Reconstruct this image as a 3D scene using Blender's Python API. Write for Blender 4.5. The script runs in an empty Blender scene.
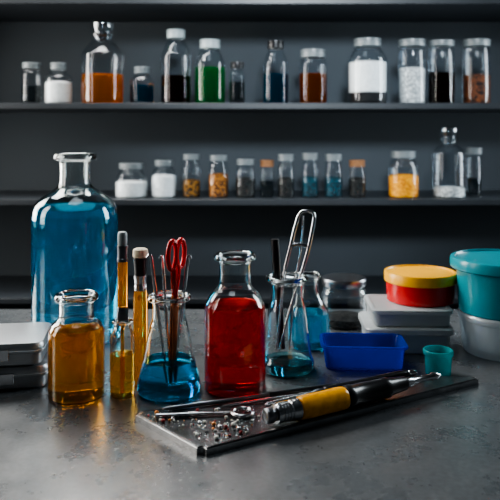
import bpy, bmesh, math, random
from mathutils import Vector, Matrix
random.seed(7)
scn = bpy.context.scene
F = 700.0; H = 0.30; HOR = 135.0
COL = scn.collection

# ---------------------------------------------------------------- materials
def new_mat(name):
    m = bpy.data.materials.new(name); m.use_nodes = True
    nt = m.node_tree
    for n in list(nt.nodes): nt.nodes.remove(n)
    out = nt.nodes.new('ShaderNodeOutputMaterial')
    return m, nt, out

def solid(name, col, rough=0.5, metal=0.0, noise=0.12, scale=60.0, bump=0.05, spec=0.5, stretch=None):
    m, nt, out = new_mat(name)
    p = nt.nodes.new('ShaderNodeBsdfPrincipled')
    tc = nt.nodes.new('ShaderNodeTexCoord')
    mp = nt.nodes.new('ShaderNodeMapping')
    nz = nt.nodes.new('ShaderNodeTexNoise'); nz.inputs['Scale'].default_value = scale
    nz.inputs['Detail'].default_value = 4
    if stretch: mp.inputs['Scale'].default_value = stretch
    nt.links.new(tc.outputs['Object'], mp.inputs['Vector'])
    nt.links.new(mp.outputs['Vector'], nz.inputs['Vector'])
    r = nt.nodes.new('ShaderNodeValToRGB')
    r.color_ramp.elements[0].position = 0.3; r.color_ramp.elements[1].position = 0.7
    r.color_ramp.elements[0].color = [c*(1-noise) for c in col]+[1]
    r.color_ramp.elements[1].color = [min(1, c*(1+noise)) for c in col]+[1]
    nt.links.new(nz.outputs['Fac'], r.inputs['Fac'])
    nt.links.new(r.outputs['Color'], p.inputs['Base Color'])
    p.inputs['Roughness'].default_value = rough
    p.inputs['Metallic'].default_value = metal
    p.inputs['Specular IOR Level'].default_value = spec
    if bump > 0:
        b = nt.nodes.new('ShaderNodeBump'); b.inputs['Strength'].default_value = bump
        b.inputs['Distance'].default_value = 0.001
        nt.links.new(nz.outputs['Fac'], b.inputs['Height'])
        nt.links.new(b.outputs['Normal'], p.inputs['Normal'])
    nt.links.new(p.outputs[0], out.inputs[0])
    return m

def granular(name, c1, c2, scale=700.0):
    m, nt, out = new_mat(name)
    p = nt.nodes.new('ShaderNodeBsdfPrincipled')
    tc = nt.nodes.new('ShaderNodeTexCoord')
    v = nt.nodes.new('ShaderNodeTexVoronoi'); v.inputs['Scale'].default_value = scale
    nt.links.new(tc.outputs['Object'], v.inputs['Vector'])
    sep = nt.nodes.new('ShaderNodeSeparateColor')
    nt.links.new(v.outputs['Color'], sep.inputs[0])
    r = nt.nodes.new('ShaderNodeValToRGB')
    r.color_ramp.elements[0].position = 0.35; r.color_ramp.elements[1].position = 0.75
    r.color_ramp.elements[0].color = list(c1)+[1]; r.color_ramp.elements[1].color = list(c2)+[1]
    nt.links.new(sep.outputs[0], r.inputs['Fac'])
    nt.links.new(r.outputs['Color'], p.inputs['Base Color'])
    b = nt.nodes.new('ShaderNodeBump'); b.inputs['Strength'].default_value = 0.5; b.inputs['Distance'].default_value = 0.001
    b.invert = True
    nt.links.new(v.outputs['Distance'], b.inputs['Height'])
    nt.links.new(b.outputs['Normal'], p.inputs['Normal'])
    p.inputs['Roughness'].default_value = 0.6
    p.inputs['Specular IOR Level'].default_value = 0.25
    nt.links.new(p.outputs[0], out.inputs[0])
    return m

def thin_glass(name, tint=(0.93, 0.96, 0.97), edge=0.75, base=0.05, rough=0.02, power=3.2, dif=0.0, dcol=(.6, .66, .68)):
    m, nt, out = new_mat(name)
    tr = nt.nodes.new('ShaderNodeBsdfTransparent'); tr.inputs[0].default_value = list(tint)+[1]
    gl = nt.nodes.new('ShaderNodeBsdfGlossy'); gl.inputs['Roughness'].default_value = rough
    gl.inputs[0].default_value = (0.95, 0.98, 1, 1)
    lw = nt.nodes.new('ShaderNodeLayerWeight'); lw.inputs[0].default_value = 0.5
    pw = nt.nodes.new('ShaderNodeMath'); pw.operation = 'POWER'; pw.inputs[1].default_value = power
    ma = nt.nodes.new('ShaderNodeMath'); ma.operation = 'MULTIPLY_ADD'
    ma.inputs[1].default_value = edge; ma.inputs[2].default_value = base
    mx = nt.nodes.new('ShaderNodeMixShader')
    nt.links.new(lw.outputs['Facing'], pw.inputs[0]); nt.links.new(pw.outputs[0], ma.inputs[0])
    nt.links.new(ma.outputs[0], mx.inputs[0])
    src = tr
    if dif > 0:
        d = nt.nodes.new('ShaderNodeBsdfDiffuse'); d.inputs[0].default_value = list(dcol)+[1]
        t2 = nt.nodes.new('ShaderNodeBsdfTranslucent'); t2.inputs[0].default_value = list(dcol)+[1]
        a = nt.nodes.new('ShaderNodeMixShader'); nt.links.new(d.outputs[0], a.inputs[1]); nt.links.new(t2.outputs[0], a.inputs[2])
        b = nt.nodes.new('ShaderNodeMixShader'); b.inputs[0].default_value = dif
        nt.links.new(tr.outputs[0], b.inputs[1]); nt.links.new(a.outputs[0], b.inputs[2]); src = b
    nt.links.new(src.outputs[0], mx.inputs[1]); nt.links.new(gl.outputs[0], mx.inputs[2])
    nt.links.new(mx.outputs[0], out.inputs[0])
    return m

def real_glass(name, col=(0.95, 0.98, 0.98), ior=1.47, rough=0.0):
    m, nt, out = new_mat(name)
    tc = nt.nodes.new('ShaderNodeTexCoord'); nz = nt.nodes.new('ShaderNodeTexNoise'); nz.inputs['Scale'].default_value = 25
    nt.links.new(tc.outputs['Object'], nz.inputs['Vector'])
    mr = nt.nodes.new('ShaderNodeMapRange'); mr.inputs[3].default_value = rough; mr.inputs[4].default_value = rough+.03
    nt.links.new(nz.outputs['Fac'], mr.inputs[0])
    g = nt.nodes.new('ShaderNodeBsdfGlass'); g.inputs['IOR'].default_value = ior; g.inputs[0].default_value = list(col)+[1]
    nt.links.new(mr.outputs[0], g.inputs['Roughness'])
    nt.links.new(g.outputs[0], out.inputs[0]); return m

def liquid(name, col, dif=0.35, ior=1.33, deep=None, glow=None, absorb=None, dens=0.0):
    """clear coloured liquid: refraction with a little cloudiness and true absorption depth"""
    deep = deep or col; glow = glow or col
    m, nt, out = new_mat(name)
    tc = nt.nodes.new('ShaderNodeTexCoord')
    nz = nt.nodes.new('ShaderNodeTexNoise'); nz.inputs['Scale'].default_value = 14
    nt.links.new(tc.outputs['Object'], nz.inputs['Vector'])
    cm = nt.nodes.new('ShaderNodeMix'); cm.data_type = 'RGBA'
    cm.inputs[6].default_value = list(deep)+[1]; cm.inputs[7].default_value = list(col)+[1]
    nt.links.new(nz.outputs['Fac'], cm.inputs[0])
    g = nt.nodes.new('ShaderNodeBsdfGlass'); g.inputs['IOR'].default_value = ior; g.inputs['Roughness'].default_value = 0.02
    nt.links.new(cm.outputs[2], g.inputs[0])
    t = nt.nodes.new('ShaderNodeBsdfTranslucent'); d = nt.nodes.new('ShaderNodeBsdfDiffuse')
    t.inputs[0].default_value = list(glow)+[1]; d.inputs[0].default_value = list(glow)+[1]
    a = nt.nodes.new('ShaderNodeMixShader'); a.inputs[0].default_value = 0.10
    nt.links.new(t.outputs[0], a.inputs[1]); nt.links.new(d.outputs[0], a.inputs[2])
    mx = nt.nodes.new('ShaderNodeMixShader'); mx.inputs[0].default_value = dif
    nt.links.new(g.outputs[0], mx.inputs[1]); nt.links.new(a.outputs[0], mx.inputs[2])
    nt.links.new(mx.outputs[0], out.inputs[0])
    if absorb:
        va = nt.nodes.new('ShaderNodeVolumeAbsorption'); va.inputs['Color'].default_value = list(absorb)+[1]; va.inputs['Density'].default_value = dens
        nt.links.new(va.outputs[0], out.inputs['Volume'])
    return m

def plastic(name, col, rough=0.3, trans=0.35, clear=0.0):
    m, nt, out = new_mat(name)
    tc = nt.nodes.new('ShaderNodeTexCoord')
    nz = nt.nodes.new('ShaderNodeTexNoise'); nz.inputs['Scale'].default_value = 30
    nt.links.new(tc.outputs['Object'], nz.inputs['Vector'])
    cm = nt.nodes.new('ShaderNodeMix'); cm.data_type = 'RGBA'
    cm.inputs[6].default_value = [c*.88 for c in col]+[1]; cm.inputs[7].default_value = [min(1, c*1.1) for c in col]+[1]
    nt.links.new(nz.outputs['Fac'], cm.inputs[0])
    p = nt.nodes.new('ShaderNodeBsdfPrincipled'); p.inputs['Roughness'].default_value = rough
    nt.links.new(cm.outputs[2], p.inputs['Base Color'])
    t = nt.nodes.new('ShaderNodeBsdfTranslucent'); nt.links.new(cm.outputs[2], t.inputs[0])
    mx = nt.nodes.new('ShaderNodeMixShader'); mx.inputs[0].default_value = trans
    nt.links.new(p.outputs[0], mx.inputs[1]); nt.links.new(t.outputs[0], mx.inputs[2])
    last = mx
    if clear > 0:
        tr = nt.nodes.new('ShaderNodeBsdfTransparent'); tr.inputs[0].default_value = [min(1, c*1.2+.05) for c in col]+[1]
        m2 = nt.nodes.new('ShaderNodeMixShader'); m2.inputs[0].default_value = clear
        nt.links.new(mx.outputs[0], m2.inputs[1]); nt.links.new(tr.outputs[0], m2.inputs[2]); last = m2
    nt.links.new(last.outputs[0], out.inputs[0]); return m

M = {}
M['glass'] = real_glass('clear_glass', (0.97, 0.99, 0.99))
M['glass_dim'] = thin_glass('shelf_glass', tint=(0.92, 0.95, 0.97), edge=1.0, base=0.03, power=3.0)
M['stopper'] = thin_glass('stopper_glass', tint=(0.6, 0.66, 0.7), edge=0.8, base=0.2, rough=0.08, power=1.6)
M['blue'] = liquid('blue_liquid', (0.45, 0.94, 1.0), 0.15, deep=(0.40, 0.90, 1.0), glow=(.012, .48, .72), absorb=(0.0, .80, .95), dens=22)
M['blue2'] = liquid('bright_blue_liquid', (0.45, 0.93, 1.0), 0.16, deep=(.4, .9, 1.0), glow=(.015, .56, .9), absorb=(0.0, .80, .97), dens=34)
M['teal'] = liquid('pale_teal_liquid', (0.7, 0.93, 0.96), 0.07, glow=(.05, .40, .52), absorb=(.3, .8, .88), dens=22)
M['amber'] = liquid('amber_liquid', (1.0, 0.88, 0.45), 0.16, deep=(1.0, 0.84, 0.40), glow=(1, .46, .02), absorb=(1.0, .62, .05), dens=30)
M['red'] = liquid('red_liquid', (1.0, 0.32, 0.28), 0.17, deep=(1.0, 0.28, 0.25), glow=(.95, .025, .02), absorb=(.93, .05, .06), dens=32)
M['s_amber'] = liquid('shelf_amber_liquid', (0.95, 0.55, 0.12), 0.4, glow=(.7, .28, .02))
M['s_dark'] = liquid('shelf_maroon_liquid', (0.14, 0.04, 0.04), 0.4, glow=(.04, .01, .01))
M['s_green'] = liquid('shelf_green_liquid', (0.03, 0.6, 0.22), 0.5, glow=(.01, .34, .10))
M['s_navy'] = liquid('shelf_navy_liquid', (0.02, 0.3, 0.45), 0.5, glow=(.01, .13, .20))
M['s_brown'] = liquid('shelf_brown_liquid', (0.7, 0.24, 0.05), 0.5, glow=(.40, .13, .015))
M['s_grey'] = liquid('shelf_clear_liquid', (0.3, 0.34, 0.36), 0.15)
M['white_pow'] = granular('white_powder', (0.75, 0.75, 0.73), (0.95, 0.95, 0.93), 500)
M['grey_pow'] = granular('grey_salt', (0.32, 0.33, 0.33), (0.8, 0.8, 0.78), 300)
M['yellow_pow'] = granular('yellow_granules', (0.65, 0.2, 0.005), (0.98, 0.45, 0.02), 300)
M['orange_pow'] = granular('orange_granules', (0.08, 0.028, 0.01), (0.50, 0.19, 0.03), 260)
M['dark_pow'] = granular('dark_granules', (0.004, 0.004, 0.005), (0.035, 0.034, 0.03), 300)
M['teal_pow'] = granular('teal_crystals', (0.003, 0.014, 0.02), (0.012, 0.08, 0.11), 300)
M['mix_pow'] = granular('black_and_amber_seeds', (0.01, 0.01, 0.01), (0.35, 0.15, 0.02), 240)
M['rust_pow'] = granular('rust_granules', (0.02, 0.010, 0.008), (0.20, 0.06, 0.02), 280)
M['black_pow'] = granular('black_powder', (0.004, 0.004, 0.005), (0.012, 0.012, 0.012), 400)
M['cap_white'] = solid('pale_plastic', (0.36, 0.42, 0.43), 0.35, noise=0.05)
M['cap_grey'] = solid('grey_plastic', (0.18, 0.205, 0.215), 0.3, noise=0.05)
M['cap_black'] = solid('black_plastic', (0.010, 0.010, 0.012), 0.28, noise=0.1)
M['cap_brown'] = solid('cork_brown', (0.26, 0.12, 0.05), 0.7, noise=0.3, scale=300)
M['steel'] = solid('polished_steel', (0.66, 0.67, 0.69), 0.2, 1.0, noise=0.06, stretch=(1, 1, 0.05))
M['steel_dark'] = solid('dark_steel', (0.22, 0.23, 0.25), 0.3, 1.0, noise=0.1)
M['tin'] = solid('brushed_tin', (0.44, 0.46, 0.48), 0.36, 0.75, noise=0.06, scale=80, stretch=(1, 12, 12))
M['red_plastic'] = solid('red_plastic', (0.60, 0.010, 0.012), 0.22, noise=0.05)
M['scis_brown'] = solid('coppery_steel', (0.65, 0.19, 0.05), 0.35, 0.3, noise=0.2)
M['yellow_plastic'] = solid('yellow_plastic', (0.90, 0.44, 0.01), 0.3, noise=0.05)
M['yellow_grip'] = solid('worn_yellow_grip', (0.90, 0.38, 0.01), 0.25, noise=0.18, scale=120)
M['blue_plastic'] = plastic('blue_plastic', (0.010, 0.085, 0.60), 0.12, .5, clear=.42)
M['teal_plastic'] = plastic('teal_plastic', (0.015, 0.30, 0.37), 0.22, .2)
M['cup_teal'] = plastic('pale_teal_plastic', (0.05, 0.48, 0.51), 0.2, .5, clear=.2)
M['box_grey'] = plastic('pale_grey_plastic', (0.55, 0.59, 0.61), 0.28, .3)
M['amber_rod'] = liquid('amber_tube_glass', (0.95, 0.64, 0.28), 0.12, 1.45, glow=(.6, .27, .04))
M['bristle'] = solid('cream_bristle', (0.6, 0.53, 0.40), 0.8, noise=0.2, scale=400, stretch=(1, 1, 0.05))
M['board'] = solid('slate_board', (0.11, 0.118, 0.125), 0.27, 0.8, noise=0.3, scale=90, bump=0.1)
M['board_edge'] = solid('board_metal_edge', (0.42, 0.43, 0.44), 0.26, 0.95, noise=0.15, scale=120)
M['shelf'] = solid('painted_shelf', (0.024, 0.029, 0.035), 0.4, 0.0, noise=0.12, scale=12)
M['milky'] = thin_glass('milky_plastic', tint=(0.8, 0.85, 0.88), edge=0.4, base=0.12, rough=0.2, power=2, dif=.7, dcol=(.85, .9, .92))

def worktop_mat():
    m, nt, out = new_mat('grey_resin_worktop')
    p = nt.nodes.new('ShaderNodeBsdfPrincipled'); tc = nt.nodes.new('ShaderNodeTexCoord')
    n1 = nt.nodes.new('ShaderNodeTexNoise'); n1.inputs['Scale'].default_value = 14; n1.inputs['Detail'].default_value = 9; n1.inputs['Roughness'].default_value = .65
    n2 = nt.nodes.new('ShaderNodeTexNoise'); n2.inputs['Scale'].default_value = 200; n2.inputs['Detail'].default_value = 3
    nt.links.new(tc.outputs['Object'], n1.inputs['Vector']); nt.links.new(tc.outputs['Object'], n2.inputs['Vector'])
    r = nt.nodes.new('ShaderNodeValToRGB'); r.color_ramp.elements[0].position = 0.25; r.color_ramp.elements[1].position = 0.75
    r.color_ramp.elements[0].color = (0.050, 0.058, 0.065, 1); r.color_ramp.elements[1].color = (0.086, 0.091, 0.095, 1)
    nt.links.new(n1.outputs['Fac'], r.inputs['Fac'])
    r2 = nt.nodes.new('ShaderNodeValToRGB'); r2.color_ramp.elements[0].position = 0.3; r2.color_ramp.elements[1].position = 0.7
    r2.color_ramp.elements[0].color = (0.75, 0.75, 0.75, 1); r2.color_ramp.elements[1].color = (1.22, 1.22, 1.22, 1)
    nt.links.new(n2.outputs['Fac'], r2.inputs['Fac'])
    mul = nt.nodes.new('ShaderNodeMix'); mul.data_type = 'RGBA'; mul.blend_type = 'MULTIPLY'; mul.inputs[0].default_value = 1
    nt.links.new(r.outputs['Color'], mul.inputs[6]); nt.links.new(r2.outputs['Color'], mul.inputs[7])
    nt.links.new(mul.outputs[2], p.inputs['Base Color'])
    mr = nt.nodes.new('ShaderNodeMapRange'); mr.inputs[1].default_value = .25; mr.inputs[2].default_value = .75
    mr.inputs[3].default_value = 0.20; mr.inputs[4].default_value = 0.38
    nt.links.new(n1.outputs['Fac'], mr.inputs[0]); nt.links.new(mr.outputs[0], p.inputs['Roughness'])
    p.inputs['Specular IOR Level'].default_value = .8
    b = nt.nodes.new('ShaderNodeBump'); b.inputs['Strength'].default_value = 0.10; b.inputs['Distance'].default_value = 0.001
    nt.links.new(n2.outputs['Fac'], b.inputs['Height']); nt.links.new(b.outputs['Normal'], p.inputs['Normal'])
    nt.links.new(p.outputs[0], out.inputs[0]); return m
M['worktop'] = worktop_mat()
M['wall'] = solid('dark_painted_wall', (0.046, 0.059, 0.071), 0.75, noise=0.10, scale=3, bump=0.1)
M['floor'] = solid('dark_floor', (0.05, 0.055, 0.06), 0.6, noise=0.15, scale=4)

# ---------------------------------------------------------------- mesh helpers
def mesh_obj(name, verts, faces, mat, parent=None, smooth=True, ang=38):
    me = bpy.data.meshes.new(name); me.from_pydata([tuple(v) for v in verts], [], faces)
    bm = bmesh.new(); bm.from_mesh(me); bmesh.ops.recalc_face_normals(bm, faces=bm.faces); bm.to_mesh(me); bm.free()
    if smooth:
        me.shade_smooth()
        me.set_sharp_from_angle(angle=math.radians(ang))
    me.materials.append(mat)
    o = bpy.data.objects.new(name, me); COL.objects.link(o)
    if parent: o.parent = parent
    return o

def root(name, loc, label, cat, group=None, rot=0.0):
    e = bpy.data.objects.new(name, None); COL.objects.link(e)
    e.location = loc; e.rotation_euler = (0, 0, rot); e.empty_display_size = 0.02
    e['label'] = label; e['category'] = cat
    if group: e['group'] = group
    return e

def tag(o, label, cat, group=None):
    o['label'] = label; o['category'] = cat
    if group: o['group'] = group
    return o

def chaikin(p, n=2):
    for _ in range(n):
        q = [p[0]]
        for a, b in zip(p[:-1], p[1:]):
            q.append((a[0]*.75+b[0]*.25, a[1]*.75+b[1]*.25)); q.append((a[0]*.25+b[0]*.75, a[1]*.25+b[1]*.75))
        q.append(p[-1]); p = q
    return p

def lathe(name, prof, mat, parent=None, seg=56, axis='Z'):
    verts = []; rings = []
    for r, z in prof:
        if r < 1e-6:
            rings.append([len(verts)]); verts.append((0, 0, z))
        else:
            s = len(verts); rings.append(list(range(s, s+seg)))
            for i in range(seg):
                a = 2*math.pi*i/seg; verts.append((r*math.cos(a), r*math.sin(a), z))
    faces = []
    for A, B in zip(rings[:-1], rings[1:]):
        for i in range(seg):
            j = (i+1) % seg
            if len(A) == 1 and len(B) == 1: continue
            if len(A) == 1: faces.append((A[0], B[j], B[i]))
            elif len(B) == 1: faces.append((A[i], A[j], B[0]))
            else: faces.append((A[i], A[j], B[j], B[i]))
    if axis == 'X': verts = [(z, y, -x) for x, y, z in verts]
    return mesh_obj(name, verts, faces, mat, parent)

def rrect(hx, hy, r, z, n=6):
    pts = []
    r = min(r, hx*.99, hy*.99)
    for cx, cy, a0 in ((hx-r, hy-r, 0), (-hx+r, hy-r, 90), (-hx+r, -hy+r, 180), (hx-r, -hy+r, 270)):
        for k in range(n+1):
            a = math.radians(a0+90*k/n); pts.append((cx+r*math.cos(a), cy+r*math.sin(a), z))
    return pts

def loft(name, layers, mat, parent=None, n=6):
    """layers: (hx, hy, corner, z) stacked, capped at both ends."""
    verts = []; rings = []
    for hx, hy, r, z in layers:
        s = len(verts); p = rrect(hx, hy, r, z, n); verts += p; rings.append(list(range(s, s+len(p))))
    faces = [tuple(reversed(rings[0])), tuple(rings[-1])]
    for A, B in zip(rings[:-1], rings[1:]):
        k = len(A)
        for i in range(k): faces.append((A[i], A[(i+1) % k], B[(i+1) % k], B[i]))
    return mesh_obj(name, verts, faces, mat, parent)

def tube(name, pts, rad, mat, parent=None, seg=10, closed=False, sub=4):
    pts = [Vector(p) for p in pts]
    if not hasattr(rad, '__len__'): rad = [rad]*len(pts)
    if sub > 1 and len(pts) > 2:
        q = []; rr = []; n = len(pts); rng = range(n if closed else n-1)
        for i in rng:
            if closed: p0, p1, p2, p3 = pts[(i-1) % n], pts[i], pts[(i+1) % n], pts[(i+2) % n]
            else: p0, p1, p2, p3 = pts[max(i-1, 0)], pts[i], pts[i+1], pts[min(i+2, n-1)]
            for k in range(sub):
                t = k/sub
                q.append(0.5*((2*p1)+(-p0+p2)*t+(2*p0-5*p1+4*p2-p3)*t*t+(-p0+3*p1-3*p2+p3)*t**3))
                rr.append(rad[i]*(1-t)+rad[(i+1) % n]*t)
        if not closed: q.append(pts[-1]); rr.append(rad[-1])
        pts, rad = q, rr
    n = len(pts); verts = []; rings = []
    up = None
    for i in range(n):
        if closed: t = (pts[(i+1) % n]-pts[i-1]).normalized()
        else: t = (pts[min(i+1, n-1)]-pts[max(i-1, 0)]).normalized()
        if up is None:
            up = Vector((0, 1, 0)) if abs(t.y) < 0.9 else Vector((1, 0, 0))
        u = (up-t*up.dot(t)).normalized(); up = u; v = t.cross(u)
        s = len(verts); rings.append(list(range(s, s+seg)))
        for k in range(seg):
            a = 2*math.pi*k/seg; verts.append(pts[i]+(u*math.cos(a)+v*math.sin(a))*rad[i])
    faces = []
    pr = list(zip(rings[:-1], rings[1:]))
    if closed: pr.append((rings[-1], rings[0]))
    else: faces += [tuple(reversed(rings[0])), tuple(rings[-1])]
    for A, B in pr:
        for k in range(seg): faces.append((A[k], A[(k+1) % seg], B[(k+1) % seg], B[k]))
    return mesh_obj(name, verts, faces, mat, parent)

# measured position on the bench: column, front-foot row, width
def spot(cx, yb, w):
    D = (F*H/(yb-HOR))/(1-w/(2*F)); return (cx-250)*D/F, D
def hz(y, D): return H-(y-HOR)*D/F

# ---------------------------------------------------------------- vessels
def glassware(parent, prof, t, gmat, fold=0.012, body='glass_body', full=True):
    """prof: outer silhouette (r,z) from z=0 up to the lip."""
    sm = chaikin(prof, 2)
    zt = sm[-1][1]; rt = sm[-1][0]
    if full:
        ins = [(rt-t*.4, zt+t*.3), (rt-t, zt)]
        neck = min(r for r, z in sm if z > zt-fold*1.6)
        ins.append((rt-t*1.25, zt-fold*.15)); ins.append((min(rt-t*1.3, neck-t*.7), zt-fold*.45))
        low = [(r, z) for r, z in reversed(sm) if t*1.6 < z < zt-fold*.6]
        for r, z in low: ins.append((max(min(r, neck if z > zt-fold*1.6 else r)-t, .0006), z))
        rb = low[-1][0]-t
        ins += [(rb*.985, t*1.25), (rb*.9, t), (0, t)]
        return lathe(body, [(0, 0)]+sm+ins, gmat, parent)
    ins = [(rt-t*.4, zt+t*.35), (rt-t, zt), (rt-t*1.3, zt-fold*.3)]
    neck = min(r for r, z in sm if z > zt-fold*1.6)
    ins.append((neck-t, zt-fold))
    return lathe(body, [(0, 0)]+sm+ins, gmat, parent)

def fill(parent, prof, t, level, mat, name='liquid', z0=None, meniscus=True, over=0.0, mound=0.0):
    sm = chaikin(prof, 2); pts = []
    z0 = t if z0 is None else z0
    z0 -= over
    t = t-over
    def rad(z):
        for (r1, a), (r2, b) in zip(sm[:-1], sm[1:]):
            if a <= z <= b and b > a: return r1+(r2-r1)*(z-a)/(b-a)
        return sm[-1][0]
    R0 = rad(z0+t)-t
    pts = [(0, z0), (R0*.93, z0), (R0*.985, z0+t*.5)]
    N = 14
    for i in range(N+1):
        z = z0+t+(level-z0-t)*i/N; pts.append((max(rad(z)-t, .0005), z))
    if meniscus: pts += [(pts[-1][0]*.97, level-t*.25), (pts[-1][0]*.9, level-t*.45)]
    rl, zl = pts[-1]
    if mound: pts += [(rl*.8, zl+mound*.45), (rl*.5, zl+mound*.85), (rl*.2, zl+mound), (0, zl+mound)]
    else: pts.append((0, zl))
    return lathe(name, pts, mat, parent)

OV = .0003
# ---- big blue bottle
x, D = spot(75, 352, 84)
R = root('glass_bottle', (x, D, 0), 'large clear glass reagent bottle holding bright blue liquid', 'bottle')
s = D/F; zt = hz(154, D)
prof = [(39*s, 0), (42*s, 0.001), (42*s, 0.006), (42*s, hz(226, D)), (42*s, hz(214, D)), (40*s, hz(204, D)), (32*s, hz(196, D)), (22*s, hz(190, D)), (16.5*s, hz(186, D)), (15*s, hz(181, D)), (15*s, hz(176, D)),
        (15*s, hz(163, D)), (15.5*s, hz(160.5, D)), (19*s, hz(160, D)), (21*s, hz(159.5, D)), (21.5*s, hz(157, D)), (20.5*s, zt)]
glassware(R, prof, .0028, M['glass'], .02); fill(R, prof, .0028, hz(207, D), M['blue'], over=OV)

# ---- amber bottle
def wide_bottle(cx, yb, w, ytop, neck, rim, ynb, ysh, ylev, mat, label, cat='bottle'):
    x, D = spot(cx, yb, w); s = D/F; hw = w/2
    R = root('glass_bottle', (x, D, 0), label, cat)
    prof = [((hw-3)*s, 0), ((hw-.4)*s, .0008), (hw*s, .005), (hw*s, hz(ysh+10, D)), (hw*s, hz(ysh+3, D)), ((hw-2.5)*s, hz(ysh-2.5, D)), ((hw*.62+neck*.38)*s, hz(ysh*.45+ynb*.55, D)), ((neck+1.5)*s, hz(ynb+1, D)), (neck*s, hz(ynb-3, D)),
            (neck*s, hz(ytop+10, D)), ((neck+.3)*s, hz(ytop+7, D)), ((rim-1)*s, hz(ytop+5.5, D)), (rim*s, hz(ytop+5, D)), ((rim+.3)*s, hz(ytop+2.5, D)), ((rim-1)*s, hz(ytop, D))]
    glassware(R, prof, .0024, M['glass'], .012)
    fill(R, prof, .0024, hz(ylev, D), mat, over=OV)
    return R, x, D
wide_bottle(76.5, 407, 55, 294, 17, 21.5, 318, 328, 327, M['amber'], 'short clear glass bottle of amber liquid with flared lip')
wide_bottle(235, 401, 61, 254, 16, 21, 286, 303, 305, M['red'], 'clear glass reagent bottle of deep red liquid')

# ---- flasks
def cone_flask(cx, yb, w, ytop, neck, rim, yn, ysh, ylev, mat, label):
    x, D = spot(cx, yb, w); s = D/F; hw = w/2
    R = root('erlenmeyer_flask', (x, D, 0), label, 'flask')
    prof = [((hw-6)*s, 0), ((hw-1.5)*s, .0010), ((hw+.4)*s, .006), ((hw+.2)*s, .013), ((hw-3)*s, hz(ysh, D)), ((neck+3)*s, hz(yn+8, D)), ((neck+.3)*s, hz(yn+1, D)), (neck*s, hz(yn-6, D)),
            (neck*s, hz(ytop+9, D)), ((neck+.3)*s, hz(ytop+6, D)), ((rim-.8)*s, hz(ytop+4.5, D)), (rim*s, hz(ytop+4, D)), ((rim+.3)*s, hz(ytop+2, D)), ((rim-1)*s, hz(ytop, D))]
    glassware(R, prof, .0017, M['glass'], .012)
    fill(R, prof, .0017, hz(ylev, D), mat, over=OV)
    return x, D
Ex, Ey = cone_flask(169, 404, 63, 295, 16.5, 22, 318, 372, 359, M['blue2'], 'conical glass flask with bright blue liquid holding scissors and probes')
Gx, Gy = cone_flask(287, 379, 54, 276, 16, 21, 298, 354, 359, M['teal'], 'conical glass flask with pale teal liquid holding steel tongs')
x, D = spot(309, 352, 40); s = D/F
R = root('glass_flask', (x, D, 0), 'small round-shouldered glass flask with blue liquid behind the tongs flask', 'flask')
prof = [(16*s, 0), (19*s, .001), (20.5*s, .006), (20.5*s, hz(322, D)), (19*s, hz(308, D)), (12*s, hz(297, D)), (9*s, hz(291, D)), (9*s, hz(280, D)), (11*s, hz(278, D)), (11.5*s, hz(275, D)), (11*s, hz(273, D))]
glassware(R, prof, .0015, M['glass'], .01); fill(R, prof, .0015, hz(312, D), M['blue2'], over=OV)

# ---- amber vial with upright dropper tube
x, D = spot(122.5, 400, 24.5); s = D/F
R = root('glass_vial', (x, D, 0), 'slim glass vial of amber liquid with narrow neck', 'vial')
prof = [(10.8*s, 0), (12*s, .001), (12.2*s, .003), (12.2*s, hz(340, D)), (12*s, hz(335, D)), (9*s, hz(329, D)), (8*s, hz(325, D)), (8*s, hz(323, D)), (10.5*s, hz(322.5, D)), (10.5*s, hz(320, D)), (9*s, hz(319, D))]
glassware(R, prof, .0014, M['glass'], .006); fill(R, prof, .0014, hz(353, D), M['amber'], over=OV)
R = root('glass_dropper', (x, D, .004), 'tall amber glass dropper tube standing in slim vial', 'dropper')
lathe('tube', [(0, 0), (.0018, 0), (.002, hz(332, D)), (4.8*s, hz(322, D)), (5*s, hz(316, D)), (5*s, hz(264, D)), (0, hz(264, D))], M['amber_rod'], R, 28)
lathe('collar', [(0, hz(265, D)), (5.6*s, hz(265, D)), (5.6*s, hz(262, D)), (5*s, hz(261.5, D)), (5*s, hz(252, D)), (5.6*s, hz(251.5, D)), (5.6*s, hz(249, D)), (0, hz(249, D))], M['steel_dark'], R, 28)
lathe('ferrule', [(0, hz(325, D)), (5.8*s, hz(325, D)), (5.8*s, hz(312, D)), (5.2*s, hz(310, D)), (0, hz(310, D))], M['steel_dark'], R, 28)
lathe('bulb', chaikin([(0, hz(250, D)), (4.6*s, hz(250, D)), (5*s, hz(242, D)), (4.6*s, hz(235, D)), (0, hz(235, D))], 2), M['cap_white'], R, 28)
x2, D2 = x+.0160, D+.030; s = D2/F
R = root('brush_vial', (x2, D2, 0), 'tall amber vial with black collar and cream brush top', 'vial')
lathe('glass_body', chaikin([(0, 0), (6.6*s, 0), (7.2*s, .003), (7.2*s, hz(298, D2)), (6.4*s, hz(290, D2)), (6.0*s, hz(286, D2)), (0, hz(286, D2))], 1), M['amber_rod'], R, 32)
lathe('ferrule', [(0, hz(290, D2)), (6.6*s, hz(290, D2)), (6.6*s, hz(286, D2)), (6.2*s, hz(285, D2)), (6.2*s, hz(279, D2)), (6.6*s, hz(278, D2)), (6.6*s, hz(275, D2)), (0, hz(275, D2))], M['steel'], R, 32)
lathe('collar', [(0, hz(276, D2)), (6.0*s, hz(276, D2)), (6*s, hz(273, D2)), (7*s, hz(262, D2)), (7.4*s, hz(258, D2)), (0, hz(258, D2))], M['cap_black'], R, 32)
lathe('brush_top', chaikin([(0, hz(258, D2)), (7.4*s, hz(258, D2)), (7.8*s, hz(252, D2)), (7*s, hz(248.5, D2)), (0, hz(247.5, D2))], 1), M['bristle'], R, 32)

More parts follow.
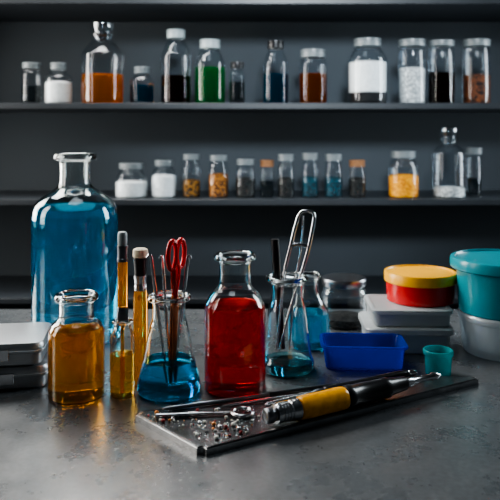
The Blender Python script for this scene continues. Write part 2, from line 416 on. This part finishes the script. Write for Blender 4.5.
# ---- scissors in the blue flask
R = root('scissors', (Ex+.003, Ey+.001, .010), 'scissors with red handles and coppery blades standing in blue flask', 'scissors')
R.rotation_euler = (math.radians(1), math.radians(2.0), math.radians(55))
for sg, nm in ((1, 'handle'), (-1, 'handle')):
    cx = sg*.0088; cz = .150; loop = []
    for k in range(14):
        a = 2*math.pi*k/14; loop.append((cx+math.cos(a)*.0072, sg*.0012, cz+math.sin(a)*.0165))
    h = tube(nm, loop, .0029, M['red_plastic'], R, 10, closed=True, sub=3)
    st = tube('shank', [(cx-sg*.003, sg*.0012, cz-.016), (sg*.004, sg*.0012, cz-.032), (sg*.0005, sg*.0012, .100)], [.0032, .0038, .0032], M['red_plastic'], h, 10)
    v = []
    for z, wl, wr in ((.104, -.004, .004), (.092, -.005, .005), (.02, -.0032, .0025), (0, -.0004, .0004)):
        c = -sg*.0010*(1-z/.1)*2.0
        for yy in (sg*.0004, sg*.0020): v += [(c+wl, yy, z), (c+wr, yy, z)]
    f = []
    for i in range(3):
        a = i*4; b = a+4
        f += [(a, a+1, b+1, b), (a+2, b+2, b+3, a+3), (a, b, b+2, a+2), (a+1, a+3, b+3, b+1)]
    f += [(0, 2, 3, 1), (12, 13, 15, 14)]
    mesh_obj('blade', v, f, M['scis_brown'], R, smooth=False)
pv = lathe('pivot_screw', [(0, -.0035), (.0025, -.0035), (.0025, .0035), (0, .0035)], M['steel'], R, 20)
pv.rotation_euler = (math.pi/2, 0, 0); pv.location = (0, 0, .095)
def zE(y): return hz(y, Ey)
sE = Ey/F
for (xt, yt, xb, dy, bend) in ((151, 254, 168, -.004, -4), (161, 257, 171, .009, -3), (188, 256, 173, .004, 3)):
    T = Vector(((xt-169)*sE, dy, zE(yt))); B = Vector(((xb-169)*sE, dy*.3, .008))
    R = root('steel_probe', (Ex, Ey, 0), 'thin bent steel probe standing in blue flask', 'probe', 'steel probes in the blue flask')
    mid = B.lerp(T, .6)
    tube('shaft', [B, B.lerp(T, .3), mid, B.lerp(T, .9)], [.0008, .0015, .0023, .0021], M['steel'], R, 8)
    P = B.lerp(T, .9)
    tube('hooked_tip', [P, P+(T-P)*.6+Vector((0, 0, .002)), T+Vector((bend*sE*.2, 0, 0)), T+Vector((bend*sE, 0, -.004))], [.0021, .0019, .0016, .0010], M['steel'], R, 8)

# ---- tongs and pen in the teal flask
sG = Gy/F
def g(px, py, dy=0): return ((px-287)*sG, dy, hz(py, Gy))
R = root('steel_tongs', (Gx, Gy, 0), 'polished steel wire tongs leaning in conical flask', 'tongs')
tube('spring_arm', [g(276, 350), g(280, 315, .001), g(284, 275, .002), g(291, 245, .003), g(297, 222, .004), g(301, 213, .004), g(307, 211, .004)], [.0012, .0016, .0021, .0025, .0025, .0022, .0020], M['steel'], R)
tube('spring_arm', [g(307, 211, .004), g(314, 214, .004), g(313, 228, .003), g(307, 254, .001), g(299, 280, -.001), g(287, 318, -.003), g(279, 351, -.004)], [.0020, .0023, .0025, .0025, .0021, .0016, .0012], M['steel'], R)
tube('inner_arm', [g(303, 216, .004), g(303, 230, .0045), g(299, 262, .003), g(294, 285, .002), g(292, 320, .001), g(289, 352, .001)], [.0012, .0014, .0014, .0013, .0012, .0008], M['steel'], R)
tube('pivot', [g(290, 247, .003), g(298, 244.5, .003), g(309, 247, .002)], .0026, M['steel'], R, sub=2)
R = root('black_pen', (Gx, Gy, 0), 'slim black marker pen standing in conical flask', 'pen')
tube('barrel', [g(282, 350, .007), g(276, 262, .007)], [.0045, .0055], M['cap_black'], R, 16)
tube('pen_cap', [g(276, 262, .007), g(275, 240, .007)], [.006, .0055], M['cap_black'], R, 16)

# ---- glass jar with metal lid
x, D = spot(344, 331, 46); s = D/F
R = root('glass_jar', (x, D, 0), 'wide clear glass storage jar with grey metal lid', 'jar')
prof = [(20*s, 0), (22.5*s, .001), (23*s, .006), (23*s, hz(300, D)), (22.5*s, hz(291, D)), (20.5*s, hz(288, D)), (20.5*s, hz(284, D))]
glassware(R, prof, .0018, M['glass_dim'], .006, full=False)
fill(R, prof, .0018, hz(316, D), M['dark_pow'], 'powder', meniscus=False)
lathe('lid', chaikin([(0, hz(286, D)), (22*s, hz(286, D)), (22.5*s, hz(279, D)), (21*s, hz(276.5, D)), (0, hz(276.5, D))], 1), M['steel_dark'], R)

# ---- blue open basin
R = root('plastic_basin', (.1475, .917, 0), 'small open rectangular translucent blue plastic basin', 'basin', rot=math.radians(-3))
loft('basin_shell', [(.046, .024, .010, 0), (.049, .027, .010, .002), (.0515, .0295, .011, .0275), (.055, .0325, .012, .028), (.0557, .0332, .012, .0295), (.055, .0325, .012, .0315), (.0518, .0293, .010, .0315), (.0500, .0275, .010, .0275), (.0478, .0255, .009, .003)], M['blue_plastic'], R)

# ---- grey boxes stacked
R = root('storage_box', (.2200, 1.000, 0), 'pale grey lidded plastic box under a second box', 'box', rot=math.radians(-2))
loft('box_body', [(.053, .042, .008, 0), (.055, .044, .009, .002), (.0565, .0455, .01, .026), (.0565, .0455, .01, .027)], M['box_grey'], R)
loft('lid', [(.0595, .0485, .011, .027), (.0605, .0495, .011, .028), (.0605, .0495, .011, .0345), (.059, .048, .011, .036)], M['box_grey'], R)
R = root('storage_box', (.2245, 1.004, .0361), 'pale grey shallow box with raised rim supporting red tub', 'box', rot=math.radians(-2))
loft('box_body', [(.050, .043, .008, 0), (.052, .045, .009, .002), (.053, .046, .01, .017), (.053, .046, .01, .018)], M['box_grey'], R)
loft('lid', [(.055, .048, .011, .018), (.056, .049, .011, .019), (.056, .049, .011, .0235), (.0545, .0475, .011, .0245), (.050, .043, .010, .0245), (.049, .042, .009, .0235)], M['box_grey'], R)
# ---- red tub, yellow lid
zb = .0361+.0238
R = root('plastic_tub', (.2480, 1.020, zb), 'round red plastic tub with bright yellow lid on grey boxes', 'tub')
lathe('tub_body', [(0, 0), (.0465, 0), (.0478, .001), (.0492, .028), (.0492, .030), (0, .030)], M['red_plastic'], R)
lathe('lid', [(.0485, .028), (.0508, .0278), (.0515, .0285), (.0517, .0405), (.0510, .0420), (.0478, .0422), (.0470, .0405), (0, .0405)], M['yellow_plastic'], R)
# ---- clear tub and teal tub
R = root('clear_tub', (.353, .972, 0), 'round translucent plastic tub beneath a teal tub', 'tub')
lathe('tub_body', chaikin([(0, 0), (.053, 0), (.056, .003), (.060, .044), (.060, .046), (.057, .046), (.053, .004), (0, .004)], 1), M['milky'], R)
lathe('lid', chaikin([(0, .0455), (.061, .0455), (.062, .048), (.062, .054), (.060, .056), (0, .056)], 1), M['milky'], R)
R = root('teal_tub', (.353, .972, .0562), 'round teal plastic tub with flat rimmed lid on translucent tub', 'tub')
lathe('tub_body', [(0, 0), (.060, 0), (.0615, .0015), (.0640, .060), (.0640, .062), (0, .062)], M['teal_plastic'], R)
lathe('lid', [(.062, .059), (.0705, .059), (.0725, .0605), (.0730, .070), (.0720, .0735), (.0700, .0745), (.0665, .0745), (.0650, .0720), (0, .0720)], M['teal_plastic'], R)
# ---- teal cup
R = root('plastic_cup', (.236, .878, 0), 'small pale teal plastic cup with rim', 'cup')
lathe('cup_shell', [(0, 0), (.0145, 0), (.0155, .001), (.0166, .0245), (.0182, .025), (.0186, .026), (.0186, .0305), (.0180, .0312), (.0164, .0312), (.0158, .026), (.0146, .003), (0, .003)], M['cup_teal'], R, 40)

# ---- stacked tins
for k, (z0, dx, rt, lab) in enumerate(((0, 0, 12, 'silver hinged metal tin under a second tin'), (.0280, -.003, 9, 'silver hinged metal tin stacked on another tin'))):
    R = root('metal_tin', (-.314+dx, .862, z0), lab, 'tin', 'stacked metal tins', rot=math.radians(rt))
    loft('tin_body', [(.062, .044, .012, 0), (.064, .046, .013, .002), (.0645, .0465, .013, .0150)], M['tin'], R)
    loft('lid', [(.0672, .0492, .014, .0153), (.0680, .0500, .014, .0160), (.0680, .0500, .014, .0185), (.0670, .0490, .014, .0190), (.0670, .0490, .014, .024), (.065, .047, .013, .0272), (.060, .042, .011, .0276)], M['tin'], R)
    c = loft('clasp', [(.008, .0015, .001, 0), (.008, .0015, .001, .012)], M['steel'], R); c.location = (.02, -.0513, .009)

# ---------------------------------------------------------------- board with tools
BZ = .0078
A, B, C, Dd = (-.046, .651), (.280, .845), (.205, .855), (-.124, .738)
def quad_slab(name, pts, z0, z1, mat, parent, inset=0.0, bev=.0015):
    c = Vector((sum(p[0] for p in pts)/4, sum(p[1] for p in pts)/4))
    bm = bmesh.new(); lo = []; hi = []
    for p in pts:
        v = Vector(p); d = (v-c); v = v-d.normalized()*inset
        lo.append(bm.verts.new((v.x, v.y, z0))); hi.append(bm.verts.new((v.x, v.y, z1)))
    bm.faces.new(lo[::-1]); bm.faces.new(hi)
    for i in range(4): bm.faces.new((lo[i], lo[(i+1) % 4], hi[(i+1) % 4], hi[i]))
    ve = [e for e in bm.edges if abs(e.verts[0].co.z-e.verts[1].co.z) > 1e-5]
    bmesh.ops.bevel(bm, geom=ve, offset=.006, segments=5, affect='EDGES')
    te = [e for e in bm.edges if e.verts[0].co.z > z1-1e-6 and e.verts[1].co.z > z1-1e-6]
    bmesh.ops.bevel(bm, geom=te, offset=bev, segments=3, affect='EDGES')
    me = bpy.data.meshes.new(name); bm.to_mesh(me); bm.free(); me.materials.append(mat)
    o = bpy.data.objects.new(name, me); COL.objects.link(o); o.parent = parent; return o
R = root('work_board', (0, 0, 0), 'dark slate work board with metal edge holding tools and beads', 'board')
quad_slab('metal_base', (A, B, C, Dd), 0, .0075, M['board_edge'], R, bev=.0012)
quad_slab('slate_surface', (A, B, C, Dd), .0072, BZ, M['board'], R, inset=.0032, bev=.0003)

def tool_root(name, p0, p1, z, label, cat):
    a = math.atan2(p1[1]-p0[1], p1[0]-p0[0])
    return root(name, (p0[0], p0[1], z), label, cat, rot=a), math.hypot(p1[0]-p0[0], p1[1]-p0[1])
MAIN = ((.015, .696), (.222, .818))
R, L = tool_root('precision_driver', *MAIN, BZ+.0122, 'thick hand tool with yellow grip, black sleeve and steel ends', 'tool')
lathe('end_knob', chaikin([(0, 0), (.0062, 0), (.0078, .0015), (.0078, .008), (.0066, .0095), (.0066, .012), (0, .012)], 1), M['steel_dark'], R, 40, 'X')
ribs = [(0, .012), (.0092, .012), (.0098, .0135)]
for k in range(4):
    z = .015+k*.0035; ribs += [(.0100, z), (.0100, z+.0020), (.0088, z+.0023), (.0088, z+.0032)]
ribs += [(.0100, .0295), (.0103, .034), (.0108, .0355), (.0108, .039), (.0100, .040), (0, .040)]
lathe('steel_collar', ribs, M['steel'], R, 40, 'X')
lathe('yellow_grip', chaikin([(0, .040), (.0105, .040), (.0118, .044), (.0121, .06), (.0118, .075), (.0121, .085), (.0120, .096), (.0108, .100), (0, .100)], 1), M['yellow_grip'], R, 40, 'X')
lathe('black_sleeve', [(0, .100), (.0114, .100), (.0121, .102), (.0121, .108), (.0114, .109), (.0112, .130), (.0106, .150), (.0110, .152), (.0110, .158), (.0095, .162), (.0075, .185), (0, .187)], M['cap_black'], R, 40, 'X')
lathe('steel_tip', [(0, .186), (.0055, .186), (.0055, .194), (.0038, .198), (.0032, .225), (.0045, .227), (.0045, .234), (.0015, L), (0, L)], M['steel'], R, 28, 'X')
SLIM = ((.016, .7420), (.200, .8440))
R, L = tool_root('slim_driver', *SLIM, BZ+.0062, 'slim steel driver with black handle lying on board', 'tool')
lathe('steel_shaft', [(0, 0), (.0012, 0), (.0028, .004), (.0030, .060), (.0046, .064), (.0046, .074), (0, .075)], M['steel'], R, 24, 'X')
lathe('black_handle', chaikin([(0, .074), (.0052, .075), (.0061, .08), (.0056, .13), (.0061, .160), (.0061, .19), (.0045, .198), (0, .199)], 1), M['cap_black'], R, 28, 'X')
lathe('end_cap', chaikin([(0, .198), (.0035, .198), (.0042, .202), (.0035, L), (0, L)], 1), M['steel'], R, 20, 'X')
ROD = ((-.092, .7390), (.110, .8105))
R, L = tool_root('steel_rod', *ROD, BZ+.0030, 'long thin dark steel probe with black grip on board', 'probe')
lathe('shaft', [(0, 0), (.0008, 0), (.0022, .006), (.0024, .12), (0, .12)], M['steel_dark'], R, 20, 'X')
lathe('grip', [(0, .12), (.0028, .12), (.0030, .13), (.0030, L-.01), (.0018, L), (0, L)], M['cap_black'], R, 20, 'X')
ROD2 = ((-.030, .7485), (.100, .7965))
R, L = tool_root('steel_rod', *ROD2, BZ+.0026, 'thin polished steel needle rod lying on board', 'probe')
lathe('shaft', [(0, 0), (.0006, 0), (.0016, .01), (.0018, .09), (.0025, .092), (.0025, L-.002), (.0015, L), (0, L)], M['steel'], R, 20, 'X')
LENS = (-.008, .7310); HEND = (-.096, .7215)
ang = math.atan2(HEND[1]-LENS[1], HEND[0]-LENS[0])
R = root('loop_magnifier', (LENS[0], LENS[1], BZ+.0028), 'small silver magnifier with round lens end lying on board', 'magnifier', rot=ang)
lp = [(.0110*math.cos(2*math.pi*k/16), .0110*math.sin(2*math.pi*k/16), 0) for k in range(16)]
tube('ring', lp, .0023, M['steel'], R, 10, closed=True, sub=2)
lathe('lens', [(0, -.001), (.006, -.0005), (.0100, 0), (.006, .0012), (0, .0018)], M['glass'], R, 32)
HL = math.hypot(HEND[0]-LENS[0], HEND[1]-LENS[1])
tube('handle', [(.0125, 0, 0), (.027, 0, 0), (.05, 0, 0), (HL-.002, 0, 0), (HL, 0, 0)], [.0016, .0016, .0024, .0024, .0014], M['steel'], R, 10)

bead_m = [M['steel'], solid('pearl_bead', (.75, .73, .67), .25, noise=.05), real_glass('clear_glass_bead', (.9, .96, .97)),
          solid('copper_bead', (.5, .2, .06), .3, .5), solid('black_bead', (.015, .015, .02), .2), solid('dark_red_bead', (.25, .02, .02), .25)]
labs = ['tiny steel bead on board', 'tiny pearly bead on board', 'tiny clear glass bead on board', 'tiny copper bead on board', 'tiny black bead on board', 'tiny dark red bead on board']
base = {}; placed = []
def segd(p, a, b):
    p, a, b = Vector(p), Vector(a), Vector(b); t = max(0, min(1, (p-a).dot(b-a)/(b-a).length_squared)); return (p-(a+(b-a)*t)).length
u = (Vector(B)-Vector(A)); v = (Vector(Dd)-Vector(A))
tries = 0
while len(placed) < 140 and tries < 60000:
    tries += 1
    a = random.uniform(.02, .42) if len(placed) < 105 else random.uniform(.05, .9)
    b = random.uniform(.05, .93) if len(placed) < 105 else random.uniform(.05, .5)
    w = v*(1-a)+(Vector(C)-Vector(B))*a
    p = Vector(A)+u*a+w*b
    r = random.choice([.0008, .0009, .0011, .0013, .0016, .0019, .0023])
    if segd(p, *MAIN) < .0140+r: continue
    if segd(p, *SLIM) < .0075+r: continue
    if segd(p, *ROD) < .0035+r: continue
    if segd(p, *ROD2) < .0032+r: continue
    if segd(p, LENS, HEND) < .0034+r: continue
    if (p-Vector(LENS)).length < .0140+r: continue
    if segd(p, A, B) < .005+r or segd(p, A, Dd) < .005+r or segd(p, Dd, C) < .005+r: continue
    if any((p-q).length < r+rr+.0003 for q, rr in placed): continue
    placed.append((p, r)); k = random.choice([0, 0, 1, 1, 1, 2, 2, 2, 3, 4, 5])
    if k not in base:
        me = bpy.data.meshes.new('bead'); bm = bmesh.new(); bmesh.ops.create_icosphere(bm, subdivisions=3, radius=1)
        for vv in bm.verts: vv.co.z *= .86
        bm.to_mesh(me); bm.free(); me.shade_smooth(); me.materials.append(bead_m[k]); base[k] = me
    o = bpy.data.objects.new('bead', base[k]); COL.objects.link(o); o.scale = (r, r, r)
    o.location = (p.x, p.y, BZ+r*.86); tag(o, labs[k], 'bead', 'beads scattered on the board')

# ---------------------------------------------------------------- room, bench, shelves
def box(name, x0, x1, y0, y1, z0, z1, mat, parent=None, bev=0.0):
    bm = bmesh.new(); bmesh.ops.create_cube(bm, size=1)
    for vv in bm.verts:
        vv.co = Vector(((x0+x1)/2+vv.co.x*(x1-x0), (y0+y1)/2+vv.co.y*(y1-y0), (z0+z1)/2+vv.co.z*(z1-z0)))
    if bev: bmesh.ops.bevel(bm, geom=bm.edges[:], offset=bev, segments=3, affect='EDGES')
    me = bpy.data.meshes.new(name); bm.to_mesh(me); bm.free(); me.materials.append(mat)
    o = bpy.data.objects.new(name, me); COL.objects.link(o)
    if parent: o.parent = parent
    return o
WY = 1.86
for nm, b, mt in (('wall_back', (-2, 2, WY, WY+.1, -.9, 1.8), 'wall'), ('wall_left', (-2.1, -2, -1.6, WY+.1, -.9, 1.8), 'wall'),
                  ('wall_right', (2, 2.1, -1.6, WY+.1, -.9, 1.8), 'wall'), ('floor', (-2, 2, -1.6, WY, -1.0, -.9), 'floor'), ('ceiling', (-2, 2, -1.6, WY, 1.8, 1.9), 'wall')):
    o = box(nm, *b, M[mt]); o['kind'] = 'structure'
R = root('lab_bench', (0, .72, -.9), 'grey laboratory bench with smooth resin worktop', 'bench')
box('worktop', -1.2, 1.2, -.47, .49, .86, .90, M['worktop'], R, .004)
for lx in (-1.12, 1.12):
    for ly in (-.4, .42): box('leg', lx-.03, lx+.03, ly-.03, ly+.03, 0, .86, M['steel_dark'], R)
ZU, ZL = hz(104, 1.66), hz(197, 1.66)
for z in (ZU, ZL, .614, -.073):
    R = root('wall_shelf', (0, 1.60, z), 'long dark grey painted shelf fixed to the wall', 'shelf', 'wall shelves')
    box('shelf_board', -1.5, 1.5, 0, WY-1.60, -.014, 0, M['shelf'], R, .0015)
    for bx in (-1.2, 1.2): box('bracket', bx-.01, bx+.01, .04, WY-1.60, -.06, -.014, M['steel_dark'], R)

# ---------------------------------------------------------------- shelf bottles
def shelf_item(row, cx, w, ytop, capb, neckr, ysh, ylev, cont, cap, label, D=1.66, stopper=False, name='glass_jar', layer=None):
    zs = ZU if row == 'u' else ZL; yb = 104 if row == 'u' else 197
    s = D/F; hw = w/2-.3; x = (cx-250)*s
    def z(y): return (yb-y)*s
    cat = 'bottle' if 'bottle' in name else 'jar'
    R = root(name, (x, D, zs), label, cat, 'containers on the upper shelf' if row == 'u' else 'containers on the lower shelf')
    nk = hw*neckr
    prof = [((hw-1.5)*s, 0), (hw*s, .0015), (hw*s, z(ysh+6)), (hw*s, z(ysh+1)), ((hw-1.5)*s, z(ysh-1.5)), ((hw*.5+nk*.5)*s, z(ysh*.5+capb*.5)), (nk*s, z(capb+2.5)), (nk*s, z(capb-1))]
    if neckr > .8: prof = [((hw-1.5)*s, 0), (hw*s, .0015), (hw*s, z(ysh)), (nk*s, z(capb+1)), (nk*s, z(capb-1))]
    glassware(R, prof, .0014, M['glass_dim'], .004, full=False)
    liq = cont.startswith('s_')
    fill(R, prof, .0016, z(ylev), M[cont], 'liquid' if liq else 'powder', meniscus=False, z0=(z(layer[0]) if layer else None), mound=0 if liq else .0045)
    if layer: fill(R, prof, .0016, z(layer[0])-.0003, M[layer[1]], 'dark_layer', meniscus=False)
    if stopper:
        lathe('stopper', chaikin([(0, z(capb+3)), ((nk-1.2)*s, z(capb+3)), ((nk-.6)*s, z(capb-1)), ((nk+2)*s, z(capb-1.5)), ((nk+2.4)*s, z(capb-3)), ((nk-1)*s, z(capb-5)),
                       ((nk-1)*s, z(capb-6)), ((nk+1.6)*s, z(ytop+5)), ((nk+1.2)*s, z(ytop+.5)), (0, z(ytop))], 1), M['stopper'], R, 36)
    else:
        c = nk+1.4
        lathe('cap', [(0, z(capb+.6)), (c*s, z(capb+.6)), ((c+.2)*s, z(ytop+3.5)), ((c-.5)*s, z(ytop+3)), ((c-.5)*s, z(ytop+2.4)), ((c+.5)*s, z(ytop+2.0)), ((c+.4)*s, z(ytop+.6)), ((c-.6)*s, z(ytop)), (0, z(ytop))], M[cap], R, 36)

U = [
 (31.5, 20, 63, 68, .75, 73, 86, 's_grey', 'cap_grey', 'small clear jar with grey cap', 'glass_jar'),
 (58.5, 28, 63, 69, .45, 78, 83, 'white_pow', 'cap_grey', 'small squat jar of white powder', 'glass_jar'),
 (142, 25, 67, 73, .5, 80, 85, 's_navy', 'cap_grey', 'small squat bottle of blue liquid', 'glass_bottle'),
 (176, 31, 30, 38, .5, 54, 76, 's_dark', 'cap_white', 'tall bottle of dark maroon liquid with pale cap', 'glass_bottle'),
 (210, 32, 40, 48, .54, 62, 68, 's_green', 'cap_white', 'bottle of dark green liquid with pale cap', 'glass_bottle'),
 (237, 17, 62, 68, .6, 75, 82, 's_grey', 'cap_black', 'tiny clear bottle with black cap', 'glass_bottle'),
 (275.5, 27, 41, 48, .5, 62, 74, 's_navy', 'cap_black', 'bottle of dark blue liquid with black cap', 'glass_bottle'),
 (313, 29, 50, 57, .75, 63, 74, 's_brown', 'cap_grey', 'jar of brown liquid with grey cap', 'glass_jar'),
 (412, 28, 40, 46, .85, 52, 69, 'grey_pow', 'cap_grey', 'straight jar of grey white salt', 'glass_jar'),
 (441.3, 27, 41, 46, .85, 52, 73, 's_dark', 'cap_grey', 'straight jar of dark maroon contents', 'glass_jar'),
 (476.5, 28, 40, 46, .85, 52, 76, 'rust_pow', 'cap_grey', 'straight jar of rust brown granules', 'glass_jar')]
for cx, w, yt, cb, nr, sh, lv, ct, cp, lb, nm in U:
    shelf_item('u', cx, w, yt, cb, nr, sh, lv, ct, cp, lb+' on upper shelf', name=nm)
shelf_item('u', 102.5, 43, 22, 38, .44, 54, 75, 's_amber', 'cap_grey', 'large glass stoppered bottle of amber liquid on upper shelf', stopper=True, name='glass_bottle')
shelf_item('u', 367.5, 39, 39, 46, .62, 58, 63, 'white_pow', 'cap_grey', 'wide jar of white powder over black layer on upper shelf', layer=(93, 'black_pow'))
Lw = [
 (131.5, 33, 163, 168, .66, 177, 182, 'white_pow', 'cap_grey', 'squat jar of white powder', 'glass_jar'),
 (164, 26, 160, 165, .6, 173, 176, 'white_pow', 'cap_grey', 'small jar of white powder', 'glass_jar'),
 (191.5, 19, 154, 159, .72, 166, 181, 'mix_pow', 'cap_grey', 'slim jar of black and amber seeds', 'glass_jar'),
 (218.5, 21, 155, 160, .72, 168, 175, 'orange_pow', 'cap_grey', 'slim jar of orange brown granules', 'glass_jar'),
 (245.5, 21, 159, 164, .72, 170, 179, 'dark_pow', 'cap_grey', 'slim jar of dark granules', 'glass_jar'),
 (267, 15, 160, 166, .72, 172, 181, 's_grey', 'cap_brown', 'tiny clear jar with brown cork', 'glass_jar'),
 (286, 18, 154, 160, .72, 167, 179, 'dark_pow', 'cap_grey', 'slim jar of dark granules and grey cap', 'glass_jar'),
 (310, 18, 153, 159, .72, 167, 178, 'teal_pow', 'cap_grey', 'slim jar of dark teal crystals', 'glass_jar'),
 (333.5, 19, 154, 160, .72, 167, 178, 'teal_pow', 'cap_grey', 'slim jar with teal crystals and grey cap', 'glass_jar'),
 (357, 18, 160, 166, .72, 171, 179, 'dark_pow', 'cap_brown', 'slim jar of dark granules with brown cork', 'glass_jar'),
 (403.5, 31, 151, 157, .68, 166, 176, 'yellow_pow', 'cap_grey', 'wide jar of yellow granules', 'glass_jar')]
for cx, w, yt, cb, nr, sh, lv, ct, cp, lb, nm in Lw:
    shelf_item('l', cx, w, yt, cb, nr, sh, lv, ct, cp, lb+' on lower shelf', name=nm)
shelf_item('l', 449, 33, 127, 142, .42, 152, 188, 'grey_pow', 'cap_grey', 'tall clear apothecary bottle with glass stopper on lower shelf', stopper=True, name='glass_bottle')
shelf_item('l', 474, 15, 149, 155, .85, 158, 180, 's_grey', 'cap_grey', 'narrow clear jar beside apothecary bottle on lower shelf', D=1.70)

# ---------------------------------------------------------------- lights
def area(name, loc, tgt, sx, sy, e, col):
    l = bpy.data.lights.new(name, 'AREA'); l.shape = 'RECTANGLE'; l.size = sx; l.size_y = sy; l.energy = e; l.color = col
    o = bpy.data.objects.new(name, l); COL.objects.link(o); o.location = loc
    o.rotation_euler = (Vector(tgt)-Vector(loc)).to_track_quat('-Z', 'Y').to_euler(); return o
area('sheen_backlight', (-.42, 1.44, .88), (-.12, .64, 0), .7, .28, 18, (1, .98, .94))  # added backlight above the view, for worktop sheen and glass rims
area('ceiling_light', (-.2, .85, 1.6), (0, .8, 0), .7, .5, 4, (.88, .95, 1))
area('left_fill_softbox', (-1.2, .80, .45), (-.05, .72, .1), .30, .8, 7, (1, .94, .86))  # added side softbox for streaks in the glass; no window here
area('rear_left_rim_fill', (-1.05, 1.42, .42), (-.1, .75, .05), .35, .7, 18, (1, .96, .9))  # added out-of-view backlight, rims the glass and lights liquids from behind
area('rear_right_rim_fill', (1.10, 1.42, .45), (.1, .75, .05), .35, .7, 14, (.86, .95, 1))  # matching backlight added on the right, also out of view
l = bpy.data.lights.new('wall_wash_fill', 'SPOT'); l.energy = 165; l.spot_size = math.radians(37); l.spot_blend = 1.0; l.shadow_soft_size = .12; l.color = (.84, .93, 1)  # added spot above the camera, brightens the wall and shelves
o = bpy.data.objects.new('wall_wash_fill', l); COL.objects.link(o); o.location = (.15, -.1, .95)
o.rotation_euler = (Vector((.14, 1.86, .41))-o.location).to_track_quat('-Z', 'Y').to_euler()
w = bpy.data.worlds.new('World'); scn.world = w; w.use_nodes = True
w.node_tree.nodes['Background'].inputs[0].default_value = (.55, .65, .75, 1)
w.node_tree.nodes['Background'].inputs[1].default_value = .04
try: scn.view_settings.look = 'AgX - Medium High Contrast'
except Exception as ex: print(ex)

# ---------------------------------------------------------------- camera
cd = bpy.data.cameras.new('camera'); cam = bpy.data.objects.new('camera', cd); COL.objects.link(cam)
cam.location = (0, 0, H); cam.rotation_euler = (math.pi/2, 0, 0)
cd.sensor_width = 36; cd.lens = 36*F/500; cd.shift_y = -(250-HOR)/500
cd.clip_start = .02
cd.dof.use_dof = True; cd.dof.focus_distance = .80; cd.dof.aperture_fstop = 8
scn.camera = cam
